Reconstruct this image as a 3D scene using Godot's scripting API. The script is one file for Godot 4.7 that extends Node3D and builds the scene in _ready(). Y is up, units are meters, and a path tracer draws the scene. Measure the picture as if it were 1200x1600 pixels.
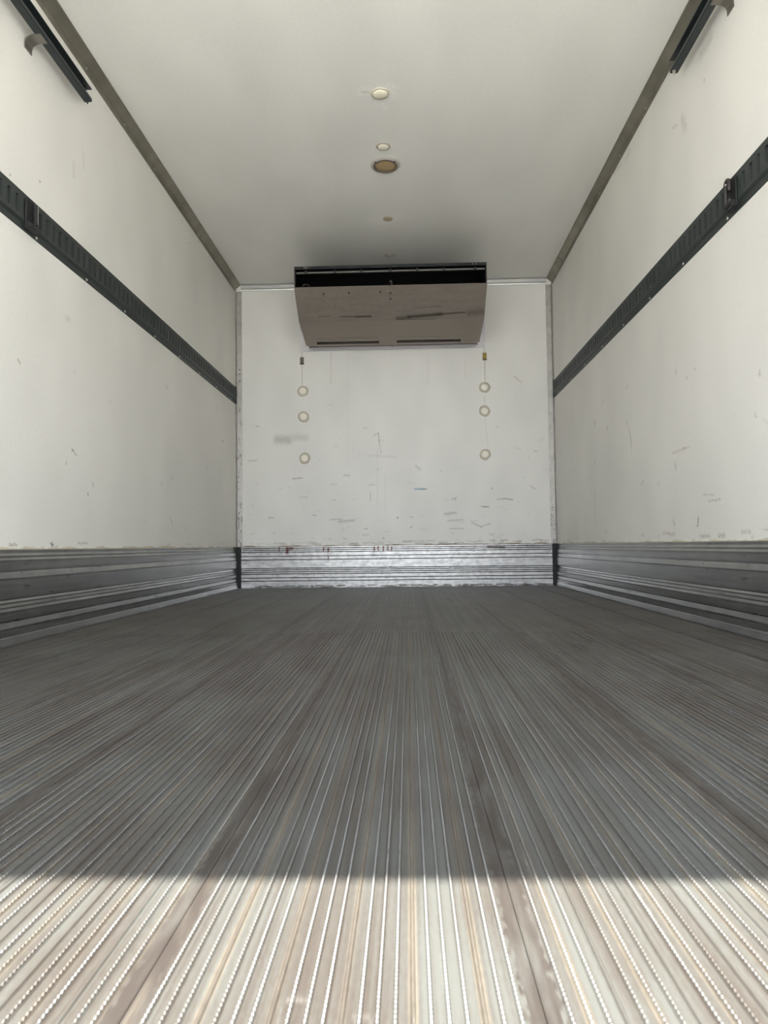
extends Node3D

# Inside of an empty refrigerated truck body, seen from the open rear door. Metres, y up, floor at y = 0, the body runs along -z.
const XL := -1.323      # inner faces of the side walls
const XR := 1.127
const XC := -0.098      # middle of the body
const YC := 2.355       # ceiling
const ZB := -5.508      # inner face of the front bulkhead
const ZO := 0.15        # rear opening
const PLANK := 0.2815
const FIRST_JOINT := -1.321

const BACK_MARKS := [
	[-0.997, 1.140, -0.917, 1.138, 0.0850, 4, 0.50],
	[-0.858, 1.157, -0.779, 1.151, 0.0700, 4, 0.27],
	[-1.226, 0.980, -1.161, 0.981, 0.0120, 0, 0.30],
	[-1.165, 1.247, -1.146, 1.247, 0.0120, 0, 0.30],
	[-0.599, 1.401, -0.569, 1.401, 0.0080, 1, 0.30],
	[-0.260, 1.157, -0.221, 1.179, 0.0060, 0, 0.50],
	[-0.221, 1.179, -0.212, 1.102, 0.0070, 0, 0.70],
	[-0.212, 1.102, -0.200, 1.023, 0.0050, 0, 0.50],
	[-0.880, 0.836, -0.810, 0.840, 0.0160, 0, 0.30],
	[-0.831, 0.692, -0.772, 0.691, 0.0100, 0, 0.24],
	[-0.485, 0.855, -0.445, 0.854, 0.0200, 0, 0.24],
	[-0.451, 1.803, -0.460, 0.918, 0.0060, 1, 0.12],
	[-0.580, 1.820, -0.582, 1.565, 0.0200, 1, 0.13],
	[-0.285, 0.724, -0.285, 0.655, 0.0050, 0, 0.50],
	[0.824, 1.597, 0.853, 1.577, 0.0120, 1, 0.50],
	[0.848, 1.572, 0.877, 1.552, 0.0080, 1, 0.50],
	[0.058, 0.743, 0.122, 0.742, 0.0180, 2, 0.90],
	[0.107, 0.740, 0.146, 0.742, 0.0100, 0, 0.70],
	[0.638, 0.740, 0.640, 0.740, 0.0140, 0, 0.60],
	[0.675, 0.656, 0.723, 0.656, 0.0060, 0, 0.50],
	[0.723, 0.661, 0.796, 0.652, 0.0090, 0, 0.65],
	[0.557, 0.602, 0.613, 0.599, 0.0100, 0, 0.75],
	[0.968, 1.019, 0.992, 1.018, 0.0100, 0, 0.30],
	[0.335, 0.661, 0.369, 0.670, 0.0080, 0, 0.50],
	[0.928, 0.755, 0.971, 0.730, 0.0100, 0, 0.30],
	[1.003, 1.092, 1.033, 1.111, 0.0300, 3, 0.34],
	[-0.081, 0.525, -0.079, 0.525, 0.0140, 0, 0.90],
	[-0.191, 0.370, -0.188, 0.370, 0.0120, 0, 0.70],
	[-0.596, 0.517, -0.503, 0.521, 0.0120, 0, 0.30],
	[-0.527, 0.501, -0.414, 0.510, 0.0200, 0, 0.30],
	[0.280, 0.550, 0.362, 0.558, 0.0220, 0, 0.27],
	[0.303, 0.496, 0.420, 0.504, 0.0160, 0, 0.24],
	[0.317, 0.437, 0.419, 0.436, 0.0120, 0, 0.26],
	[0.483, 0.484, 0.555, 0.444, 0.0120, 0, 0.36],
	[0.555, 0.453, 0.623, 0.472, 0.0120, 0, 0.31],
	[-0.733, 0.553, -0.704, 0.553, 0.0100, 0, 0.38],
	[-1.069, 0.538, -1.034, 0.537, 0.0180, 0, 0.26],
	[0.015, 0.446, 0.035, 0.460, 0.0080, 0, 0.50],
	[-0.332, 0.445, -0.312, 0.445, 0.0080, 0, 0.50],
	[0.364, 0.670, 0.364, 0.646, 0.0060, 0, 0.50],
	[0.066, 0.920, 0.095, 0.890, 0.0200, 0, 0.21],
	[0.011, 0.529, 0.041, 0.528, 0.0080, 0, 0.34],
	[-1.157, 0.800, -1.152, 0.800, 0.0100, 0, 0.26],
	[-1.030, 0.419, -1.027, 0.419, 0.0150, 0, 0.30],
	[0.455, 1.744, 0.453, 1.595, 0.0200, 1, 0.07],
	[0.166, 1.750, 0.163, 1.551, 0.0200, 1, 0.07],
	[-0.227, 1.063, -0.232, 0.620, 0.0120, 0, 0.07],
	[-0.170, 0.865, -0.174, 0.570, 0.0080, 0, 0.08],
	[-0.301, 1.005, -0.080, 0.991, 0.0200, 0, 0.09],
	[0.601, 1.681, 0.602, 1.562, 0.0060, 0, 0.18],
	[0.597, 1.453, 0.596, 1.379, 0.0060, 0, 0.30],
	[0.594, 1.285, 0.619, 1.049, 0.0050, 0, 0.18],
	[-0.805, 1.710, -0.806, 1.565, 0.0040, 0, 0.15],
	[-0.762, 2.222, -0.763, 1.970, 0.0120, 1, 0.07]]
const LEFT_MARKS := [
	[-2.794, 0.705, -2.808, 0.701, 0.0100, 0, 0.70],
	[-2.819, 0.694, -2.833, 0.686, 0.0080, 0, 0.70],
	[-2.747, 0.653, -2.747, 0.640, 0.0070, 0, 0.50],
	[-2.937, 0.545, -2.943, 0.534, 0.0080, 0, 0.65],
	[-2.985, 0.586, -2.991, 0.578, 0.0200, 0, 0.20],
	[-3.905, 1.200, -3.926, 1.201, 0.0300, 1, 0.20],
	[-3.994, 0.716, -4.005, 0.706, 0.0300, 1, 0.22],
	[-3.974, 0.482, -4.018, 0.444, 0.0200, 1, 0.25],
	[-4.252, 0.431, -4.264, 0.420, 0.0200, 1, 0.20],
	[-2.640, 0.332, -2.645, 0.328, 0.0200, 0, 0.80],
	[-2.393, 0.958, -2.405, 0.954, 0.0140, 1, 0.50],
	[-2.524, 1.648, -2.526, 1.649, 0.0120, 0, 0.60],
	[-2.331, 1.573, -2.332, 1.574, 0.0080, 0, 0.50],
	[-4.321, 2.187, -4.325, 2.188, 0.0120, 0, 0.80],
	[-5.114, 1.078, -5.132, 1.076, 0.0200, 0, 0.40],
	[-4.959, 1.298, -4.958, 1.262, 0.0120, 0, 0.25],
	[-3.827, 0.658, -3.837, 0.656, 0.0120, 0, 0.30],
	[-3.324, 0.859, -3.332, 0.854, 0.0120, 3, 0.40],
	[-4.687, 0.838, -4.702, 0.835, 0.0120, 0, 0.30],
	[-4.418, 0.562, -4.423, 0.562, 0.0120, 0, 0.30],
	[-2.871, 1.951, -2.878, 1.890, 0.0200, 1, 0.15],
	[-2.787, 1.860, -2.788, 1.808, 0.0300, 1, 0.12],
	[-2.739, 1.214, -2.760, 1.216, 0.0300, 1, 0.18]]
const RIGHT_MARKS := [
	[-4.349, 1.038, -4.343, 1.029, 0.0250, 0, 0.35],
	[-4.076, 0.965, -4.078, 0.951, 0.0200, 0, 0.30],
	[-3.720, 0.939, -3.664, 0.855, 0.0080, 0, 0.30],
	[-3.664, 0.855, -3.658, 0.805, 0.0100, 0, 0.50],
	[-3.658, 0.805, -3.652, 0.759, 0.0060, 0, 0.35],
	[-3.094, 0.690, -2.945, 0.692, 0.0120, 1, 0.30],
	[-2.985, 0.695, -2.905, 0.692, 0.0080, 1, 0.25],
	[-3.068, 0.638, -3.062, 0.624, 0.0300, 4, 0.30],
	[-2.789, 0.492, -2.686, 0.484, 0.0080, 0, 0.22],
	[-2.744, 0.464, -2.644, 0.465, 0.0100, 0, 0.28],
	[-3.110, 0.408, -3.097, 0.380, 0.0120, 0, 0.40],
	[-2.845, 0.406, -2.854, 0.374, 0.0090, 0, 0.75],
	[-3.028, 1.037, -3.030, 1.016, 0.0080, 0, 0.45],
	[-2.921, 0.977, -2.909, 0.966, 0.0140, 1, 0.25],
	[-2.320, 0.853, -2.321, 0.841, 0.0140, 1, 0.40],
	[-2.359, 0.723, -2.356, 0.712, 0.0120, 0, 0.30],
	[-2.306, 0.695, -2.279, 0.678, 0.0120, 3, 0.40],
	[-4.371, 0.665, -4.395, 0.424, 0.0200, 4, 0.25],
	[-3.238, 0.353, -3.160, 0.352, 0.0140, 1, 0.35],
	[-2.876, 2.020, -2.853, 1.972, 0.0500, 1, 0.25],
	[-2.988, 2.046, -2.932, 2.024, 0.0150, 1, 0.20],
	[-3.536, 2.264, -3.612, 2.250, 0.0300, 1, 0.16],
	[-3.698, 2.270, -3.813, 2.290, 0.0300, 0, 0.10],
	[-3.039, 2.330, -2.896, 2.287, 0.0400, 0, 0.10],
	[-2.594, 2.149, -2.681, 2.149, 0.0500, 0, 0.14],
	[-2.660, 2.036, -2.655, 2.030, 0.0200, 1, 0.25],
	[-5.023, 0.663, -5.016, 0.636, 0.0100, 0, 0.20],
	[-4.372, 0.809, -4.366, 0.792, 0.0120, 0, 0.35],
	[-4.173, 0.373, -4.146, 0.380, 0.0200, 1, 0.30],
	[-3.519, 0.349, -3.509, 0.349, 0.0200, 1, 0.40]]

# ---------------------------------------------------------------- mesh building
class MB:
	var v := PackedVector3Array()
	var n := PackedVector3Array()
	var u := PackedVector2Array()

	func tri(a: Vector3, b: Vector3, c: Vector3) -> void:   # counter-clockwise seen from outside
		var m := (b - a).cross(c - a)
		if m.length_squared() < 1e-18:
			return
		m = m.normalized()
		v.append(a); v.append(c); v.append(b)
		n.append(m); n.append(m); n.append(m)
		u.append(Vector2.ZERO); u.append(Vector2.ZERO); u.append(Vector2.ZERO)

	func quad(a: Vector3, b: Vector3, c: Vector3, d: Vector3) -> void:
		tri(a, b, c)
		tri(a, c, d)

	func tri_n(a: Vector3, b: Vector3, c: Vector3, na: Vector3, nb: Vector3, nc: Vector3) -> void:
		if (b - a).cross(c - a).length_squared() < 1e-18:
			return
		v.append(a); v.append(c); v.append(b)
		n.append(na); n.append(nc); n.append(nb)
		u.append(Vector2.ZERO); u.append(Vector2.ZERO); u.append(Vector2.ZERO)

	func box(lo: Vector3, hi: Vector3) -> void:
		var p := func(i: int) -> Vector3: return Vector3(hi.x if i & 1 else lo.x, hi.y if i & 2 else lo.y, hi.z if i & 4 else lo.z)
		for f in [[4, 5, 7, 6], [1, 0, 2, 3], [5, 1, 3, 7], [0, 4, 6, 2], [6, 7, 3, 2], [0, 1, 5, 4]]:
			quad(p.call(f[0]), p.call(f[1]), p.call(f[2]), p.call(f[3]))

	# a profile given counter-clockwise in (ux, uy) pushed along dir
	func extrude(pts: Array, o: Vector3, ux: Vector3, uy: Vector3, dir: Vector3, closed := true) -> void:
		var flip := ux.cross(uy).dot(dir) < 0.0
		var count := pts.size()
		for i in (count if closed else count - 1):
			var p: Vector2 = pts[i]
			var q: Vector2 = pts[(i + 1) % count]
			var a := o + ux * p.x + uy * p.y
			var b := o + ux * q.x + uy * q.y
			if flip:
				quad(a, a + dir, b + dir, b)
			else:
				quad(a, b, b + dir, a + dir)
		if closed:
			var flat := PackedVector2Array()
			for p in pts:
				flat.append(p)
			var idx := Geometry2D.triangulate_polygon(flat)
			for k in range(0, idx.size(), 3):
				var t := []
				for j in 3:
					t.append(o + ux * flat[idx[k + j]].x + uy * flat[idx[k + j]].y)
				var up: Vector3 = (t[1] - t[0]).cross(t[2] - t[0])
				if up.dot(dir) > 0.0:
					tri(t[0], t[2], t[1]); tri(t[0] + dir, t[1] + dir, t[2] + dir)
				else:
					tri(t[0], t[1], t[2]); tri(t[0] + dir, t[2] + dir, t[1] + dir)

	# chamfered bar from lo to hi, its four long edges along `axis` cut by c
	func bar(lo: Vector3, hi: Vector3, c: float, axis := 2) -> void:
		var i := (axis + 1) % 3
		var j := (axis + 2) % 3
		var ux := Vector3.ZERO; ux[i] = 1.0
		var uy := Vector3.ZERO; uy[j] = 1.0
		var d := Vector3.ZERO; d[axis] = hi[axis] - lo[axis]
		var w: float = hi[i] - lo[i]
		var h: float = hi[j] - lo[j]
		extrude([Vector2(c, 0), Vector2(w - c, 0), Vector2(w, c), Vector2(w, h - c), Vector2(w - c, h), Vector2(c, h), Vector2(0, h - c), Vector2(0, c)], lo, ux, uy, d)

	# profile of (radius, height) turned round an axis at o
	func lathe(pts: Array, o: Vector3, axis: Vector3, seg := 24, wobble := 0.0, seed_at := 0.0) -> void:
		var side := axis.cross(Vector3(0.31, 0.77, 0.55)).normalized()
		var other := axis.cross(side).normalized()
		var ring := func(k: int, i: int) -> Vector3:
			var t := TAU * k / seg
			var r: float = pts[i].x * (1.0 + wobble * (sin(t * 2.0 + seed_at) * 0.6 + sin(t * 5.0 + seed_at * 3.1) * 0.4))
			return o + (side * cos(t) + other * sin(t)) * r + axis * pts[i].y
		for k in seg:
			for i in pts.size() - 1:
				var d: Vector2 = (pts[i + 1] - pts[i]).normalized()
				var t0 := TAU * k / seg
				var t1 := TAU * (k + 1) / seg
				var n0 := ((side * cos(t0) + other * sin(t0)) * d.y - axis * d.x).normalized()
				var n1 := ((side * cos(t1) + other * sin(t1)) * d.y - axis * d.x).normalized()
				var a: Vector3 = ring.call(k, i)
				var b: Vector3 = ring.call(k + 1, i)
				var c: Vector3 = ring.call(k + 1, i + 1)
				var e: Vector3 = ring.call(k, i + 1)
				tri_n(a, b, c, n0, n1, n1)
				tri_n(a, c, e, n0, n1, n0)

	func tube(path: Array, r: float, seg := 8) -> void:
		var last: Array = []
		for i in path.size():
			var d: Vector3 = (path[mini(i + 1, path.size() - 1)] - path[maxi(i - 1, 0)]).normalized()
			var side := d.cross(Vector3(0.13, 0.21, 0.97) if absf(d.z) < 0.9 else Vector3.RIGHT).normalized()
			var other := d.cross(side)
			var ring: Array = []
			for k in seg + 1:
				var t := TAU * k / seg
				ring.append([path[i] + (side * cos(t) + other * sin(t)) * r, side * cos(t) + other * sin(t)])
			if last.size():
				for k in seg:
					tri_n(last[k][0], last[k + 1][0], ring[k + 1][0], last[k][1], last[k + 1][1], ring[k + 1][1])
					tri_n(last[k][0], ring[k + 1][0], ring[k][0], last[k][1], ring[k + 1][1], ring[k][1])
			for k in seg:
				if i == 0:
					tri(path[0], ring[k + 1][0], ring[k][0])
				elif i == path.size() - 1:
					tri(path[i], ring[k][0], ring[k + 1][0])
			last = ring

	# texture coordinates straight from two world axes: a0..a1 across, b0..b1 downwards
	func planar(i: int, a0: float, a1: float, j: int, b0: float, b1: float) -> void:
		for k in v.size():
			u[k] = Vector2((v[k][i] - a0) / (a1 - a0), (v[k][j] - b0) / (b1 - b0))

	func add_to(m: ArrayMesh) -> void:
		var a := []
		a.resize(Mesh.ARRAY_MAX)
		a[Mesh.ARRAY_VERTEX] = v
		a[Mesh.ARRAY_NORMAL] = n
		a[Mesh.ARRAY_TEX_UV] = u
		m.add_surface_from_arrays(Mesh.PRIMITIVE_TRIANGLES, a)

	func mesh() -> ArrayMesh:
		var a := []
		a.resize(Mesh.ARRAY_MAX)
		a[Mesh.ARRAY_VERTEX] = v
		a[Mesh.ARRAY_NORMAL] = n
		a[Mesh.ARRAY_TEX_UV] = u
		var m := ArrayMesh.new()
		m.add_surface_from_arrays(Mesh.PRIMITIVE_TRIANGLES, a)
		return m


func put(called: String, m: Mesh, mat: Material, parent: Node = self) -> MeshInstance3D:
	var o := MeshInstance3D.new()
	o.name = called
	o.mesh = m
	o.material_override = mat
	parent.add_child(o, true)
	return o


func struct(called: String, m: Mesh, mat: Material, label: String, category: String) -> MeshInstance3D:
	var o := put(called, m, mat)
	o.set_meta("kind", "structure")
	return tag(o, label, category)


func tag(o: Node3D, label: String, category: String, group := "") -> Node3D:
	o.set_meta("label", label)
	o.set_meta("category", category)
	if group:
		o.set_meta("group", group)
	return o


func thing(called: String, label: String, category: String, at := Vector3.ZERO, group := "") -> Node3D:
	var o := Node3D.new()
	o.name = called
	add_child(o, true)
	o.position = at
	return tag(o, label, category, group)


# ---------------------------------------------------------------- materials
func mat(c: Color, rough := 0.6, metal := 0.0) -> StandardMaterial3D:
	var m := StandardMaterial3D.new()
	m.albedo_color = c
	m.roughness = rough
	m.metallic = metal
	return m


func noise(seed_: int, freq: float, oct := 3) -> FastNoiseLite:
	var f := FastNoiseLite.new()
	f.seed = seed_
	f.noise_type = FastNoiseLite.TYPE_SIMPLEX
	f.frequency = freq
	f.fractal_octaves = oct
	return f


func textured(im: Image, rough: float, metal := 0.0) -> StandardMaterial3D:
	var m := mat(Color.WHITE, rough, metal)
	m.albedo_texture = ImageTexture.create_from_image(im)
	m.texture_repeat = false
	return m


const MARK_COLORS := [Color(0.22, 0.21, 0.2), Color(0.5, 0.44, 0.38), Color(0.36, 0.55, 0.68), Color(0.83, 0.78, 0.68), Color(0.52, 0.48, 0.48)]


# a ragged stroke of dirt or paint; all lengths in pixels
func stroke(im: Image, a: Vector2, b: Vector2, w: Vector2, c: Color, alpha: float, rag: FastNoiseLite) -> void:
	var lo := Vector2i((a.min(b) - w * 0.8).floor())
	var hi := Vector2i((a.max(b) + w * 0.8).ceil())
	for y in range(maxi(lo.y, 0), mini(hi.y + 1, im.get_height())):
		for x in range(maxi(lo.x, 0), mini(hi.x + 1, im.get_width())):
			var p := Vector2(x + 0.5, y + 0.5)
			var q := Geometry2D.get_closest_point_to_segment(p / w, a / w, b / w)
			var d := (p / w).distance_to(q) * 2.0 + rag.get_noise_2d(x * 1.3, y * 1.3) * 0.9
			var k := clampf((1.0 - d) * 1.5, 0.0, 1.0) * alpha * clampf(0.75 + rag.get_noise_2d(x * 2.7 + 50.0, y * 2.7), 0.15, 1.0)
			if k > 0.01:
				im.set_pixel(x, y, im.get_pixel(x, y).lerp(c, k))


# panel skin: off-white glass-fibre sheet with faint mottling and the marks listed in metres
func panel_skin(w: int, h: int, a0: float, a1: float, b0: float, b1: float, base: Color, marks: Array, seed_: int, specks: int, low: float) -> Image:
	var im := Image.create(w, h, false, Image.FORMAT_RGB8)
	var big := noise(seed_, 0.006, 2)
	var fine := noise(seed_ + 1, 0.16, 2)
	var rag := noise(seed_ + 2, 0.22, 3)
	for y in h:
		for x in w:
			var k := 1.0 + big.get_noise_2d(x, y * 0.5) * 0.02 + fine.get_noise_2d(x, y) * 0.008
			im.set_pixel(x, y, Color(base.r * k, base.g * k, base.b * (k - 0.004)))
	var per := Vector2(w / absf(a1 - a0), h / absf(b1 - b0))
	var to := func(p: Vector2) -> Vector2: return Vector2((p.x - a0) / (a1 - a0) * w, (p.y - b0) / (b1 - b0) * h)
	for m in marks:
		stroke(im, to.call(Vector2(m[0], m[1])), to.call(Vector2(m[2], m[3])), (per * m[4]).max(Vector2(1.2, 1.2)), MARK_COLORS[int(m[5])], m[6], rag)
	var rng := RandomNumberGenerator.new()
	rng.seed = seed_
	for i in specks:      # small rubs left by the load, mostly low on the wall
		var p := Vector2(rng.randf_range(minf(a0, a1), maxf(a0, a1)), low + pow(rng.randf(), 2.2) * 0.9)
		var q := p + Vector2(rng.randf_range(-0.05, 0.05), rng.randf_range(-0.012, 0.012))
		stroke(im, to.call(p), to.call(q), (per * rng.randf_range(0.005, 0.02)).max(Vector2(1.2, 1.2)), MARK_COLORS[rng.randi_range(0, 1)], rng.randf_range(0.05, 0.16), rag)
	for i in specks / 2:      # brown rubs just above the liner
		var p := Vector2(rng.randf_range(minf(a0, a1), maxf(a0, a1)), low + rng.randf_range(-0.01, 0.02))
		stroke(im, to.call(p), to.call(p + Vector2(rng.randf_range(-0.09, 0.09), 0.0)), (per * rng.randf_range(0.006, 0.02)).max(Vector2(1.2, 1.2)), MARK_COLORS[1], rng.randf_range(0.15, 0.5), rag)
	return im


# rubbed aluminium: pale metal, drawn streaks, dents, grime and the marks that are given
func metal_skin(w: int, h: int, light: Color, dark: Color, streak: Vector2, seed_: int, dents: int) -> Image:
	var im := Image.create(w, h, false, Image.FORMAT_RGB8)
	var a := noise(seed_, 1.0, 3)
	var b := noise(seed_ + 1, 0.02, 3)
	var rag := noise(seed_ + 2, 0.25, 3)
	for y in h:
		for x in w:
			var k := clampf(0.35 + a.get_noise_2d(x * streak.x, y * streak.y) * 0.45 + b.get_noise_2d(x, y) * 0.35, 0.0, 1.0)
			im.set_pixel(x, y, light.lerp(dark, k))
	var rng := RandomNumberGenerator.new()
	rng.seed = seed_
	for i in dents:
		var p := Vector2(rng.randf() * w, rng.randf() * h)
		stroke(im, p, p + Vector2(rng.randf_range(-14, 14), rng.randf_range(-1.5, 1.5)), Vector2.ONE * rng.randf_range(1.5, 4.0), dark.darkened(rng.randf_range(0.3, 0.75)) if rng.randf() < 0.65 else light.lightened(0.3), rng.randf_range(0.4, 0.95), rag)
	return im


# ---------------------------------------------------------------- scene
var alu: StandardMaterial3D
var alu_dull: StandardMaterial3D
var steel_dark: StandardMaterial3D
var black: StandardMaterial3D
var plug_white: StandardMaterial3D
var caulk: StandardMaterial3D
var screw_mat: StandardMaterial3D


func _ready() -> void:
	set_camera_and_light()
	alu = mat(Color(0.72, 0.72, 0.71), 0.38, 0.85)
	alu_dull = mat(Color(0.55, 0.53, 0.48), 0.45, 0.7)
	steel_dark = mat(Color(0.225, 0.245, 0.24), 0.5, 0.25)
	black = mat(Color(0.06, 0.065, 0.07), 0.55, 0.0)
	plug_white = mat(Color(0.93, 0.91, 0.86), 0.45)
	caulk = mat(Color(0.76, 0.73, 0.66), 0.7)
	screw_mat = mat(Color(0.8, 0.8, 0.78), 0.3, 0.9)
	build_shell()
	build_floor()
	build_baseboards()
	build_trims()
	build_cooling_unit()
	build_load_rails()
	build_door_tracks()
	build_ceiling_fittings()
	build_bulkhead_fittings()


func set_camera_and_light() -> void:
	var cam := Camera3D.new()
	cam.name = "camera"
	add_child(cam)
	cam.position = Vector3(0, 0.31, 0)
	cam.rotation_order = EULER_ORDER_YXZ
	cam.rotation = Vector3(0.0472, 0.0333, -0.0117)
	cam.fov = rad_to_deg(2.0 * atan(800.0 / 1128.47))
	var lens := CameraAttributesPhysical.new()      # small phone lens focused on the far end
	lens.frustum_focal_length = 12.0 * 1128.47 / 800.0
	lens.frustum_focus_distance = 4.0
	lens.exposure_aperture = 13.0
	cam.attributes = lens
	cam.near = 0.02
	cam.far = 400.0
	cam.current = true

	var e := Environment.new()
	e.background_mode = Environment.BG_SKY
	var sm := ProceduralSkyMaterial.new()
	sm.sky_top_color = Color(0.80, 0.85, 0.93)
	sm.sky_horizon_color = Color(0.90, 0.91, 0.92)
	sm.ground_horizon_color = Color(0.72, 0.7, 0.66)
	sm.ground_bottom_color = Color(0.55, 0.53, 0.5)
	sm.sky_curve = 0.25
	sm.sun_angle_max = 1.0
	sm.sky_energy_multiplier = 1.9
	e.sky = Sky.new()
	e.sky.sky_material = sm
	e.tonemap_mode = Environment.TONE_MAPPER_LINEAR
	e.tonemap_exposure = 1.8
	e.sdfgi_enabled = true
	e.ssao_enabled = true
	e.ssil_enabled = true
	var we := WorldEnvironment.new()
	we.name = "environment"
	we.environment = e
	add_child(we)

	# high sun behind the truck: the rear edge of the roof throws the shadow line across the floor 0.72 m in
	var sun := DirectionalLight3D.new()
	sun.name = "sun"
	add_child(sun)
	var run := 0.72 + ZO
	sun.look_at_from_position(Vector3.ZERO, Vector3(0.16, -(YC + 0.09), -run), Vector3.UP)
	sun.light_energy = 5.0
	sun.light_color = Color(1.0, 0.99, 0.965)
	sun.light_angular_distance = 0.55
	sun.shadow_enabled = true


func build_shell() -> void:
	var base := Color(0.905, 0.895, 0.87)
	# yard outside, below the sill
	var g := MB.new()
	g.box(Vector3(-30, -1.4, -30), Vector3(30, -1.15, 30))
	var gm := mat(Color(0.68, 0.66, 0.62), 0.9)
	var gt := NoiseTexture2D.new()
	gt.noise = noise(3, 0.02, 4)
	gt.width = 512
	gt.height = 512
	gt.seamless = true
	var ramp := Gradient.new()
	ramp.set_color(0, Color(0.74, 0.725, 0.69))
	ramp.set_color(1, Color(0.86, 0.85, 0.82))
	gt.color_ramp = ramp
	gm.albedo_color = Color.WHITE
	gm.albedo_texture = gt
	gm.uv1_triplanar = true
	gm.uv1_scale = Vector3(0.3, 0.3, 0.3)
	struct("ground", g.mesh(), gm, "pale concrete yard outside below the truck floor", "ground")

	var b := MB.new()
	b.box(Vector3(XL - 0.08, -0.16, ZB - 0.1), Vector3(XR + 0.08, YC + 0.09, ZB))
	b.planar(0, XL, XR, 1, YC, 0.0)
	var im := panel_skin(1024, 1024, XL, XR, YC, 0.0, Color(0.885, 0.878, 0.858), BACK_MARKS, 11, 120, 0.33)
	struct("wall_back", b.mesh(), textured(im, 0.42), "scuffed off-white front bulkhead behind the cooling unit", "wall")

	b = MB.new()
	b.box(Vector3(XL - 0.08, -0.16, ZB), Vector3(XL, YC + 0.09, ZO))
	b.planar(2, ZO, ZB, 1, YC, 0.0)
	im = panel_skin(1536, 768, ZO, ZB, YC, 0.0, base, LEFT_MARKS, 21, 25, 0.33)
	struct("wall_left", b.mesh(), textured(im, 0.4), "white truck side wall whose load rail holds a black clip with a bright edge", "wall")

	b = MB.new()
	b.box(Vector3(XR, -0.16, ZB), Vector3(XR + 0.08, YC + 0.09, ZO))
	b.planar(2, ZO, ZB, 1, YC, 0.0)
	im = panel_skin(1536, 768, ZO, ZB, YC, 0.0, base, RIGHT_MARKS, 31, 45, 0.33)
	struct("wall_right", b.mesh(), textured(im, 0.4), "white truck side wall with a curved scratch below its load rail", "wall")

	b = MB.new()
	b.box(Vector3(XL, YC, ZB), Vector3(XR, YC + 0.09, ZO))
	b.planar(0, XL, XR, 2, ZO, ZB)
	im = panel_skin(768, 1536, XL, XR, ZO, ZB, Color(0.93, 0.922, 0.9), [], 41, 0, 0.0)
	var rag := noise(45, 0.12, 3)
	var per := Vector2(768.0 / (XR - XL), 1536.0 / (ZO - ZB))
	var putty := Color(0.975, 0.965, 0.94)
	# putty wiped round the roof plugs
	for s in [[-0.175, -3.15, -0.05, -3.14, 0.085, 0.75], [-0.11, -3.24, -0.085, -3.28, 0.05, 0.6], [-0.06, -3.12, -0.035, -3.2, 0.05, 0.6], [-0.12, -3.61, -0.08, -3.6, 0.11, 0.4], [-0.19, -4.44, -0.04, -4.4, 0.13, 0.75], [-0.16, -4.5, -0.1, -4.49, 0.06, 0.6], [-0.15, -4.98, -0.05, -4.97, 0.1, 0.5]]:
		stroke(im, Vector2(s[0] - XL, ZO - s[1]) * per, Vector2(s[2] - XL, ZO - s[3]) * per, per * s[4], putty, s[5], rag)
	stroke(im, Vector2(-0.18 - XL, ZO + 3.16) * per, Vector2(-0.13 - XL, ZO + 3.16) * per, per * 0.02, Color(0.78, 0.74, 0.68), 0.6, rag)
	struct("ceiling", b.mesh(), textured(im, 0.4), "smooth off-white truck ceiling with a row of plugs along its middle", "ceiling")


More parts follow.
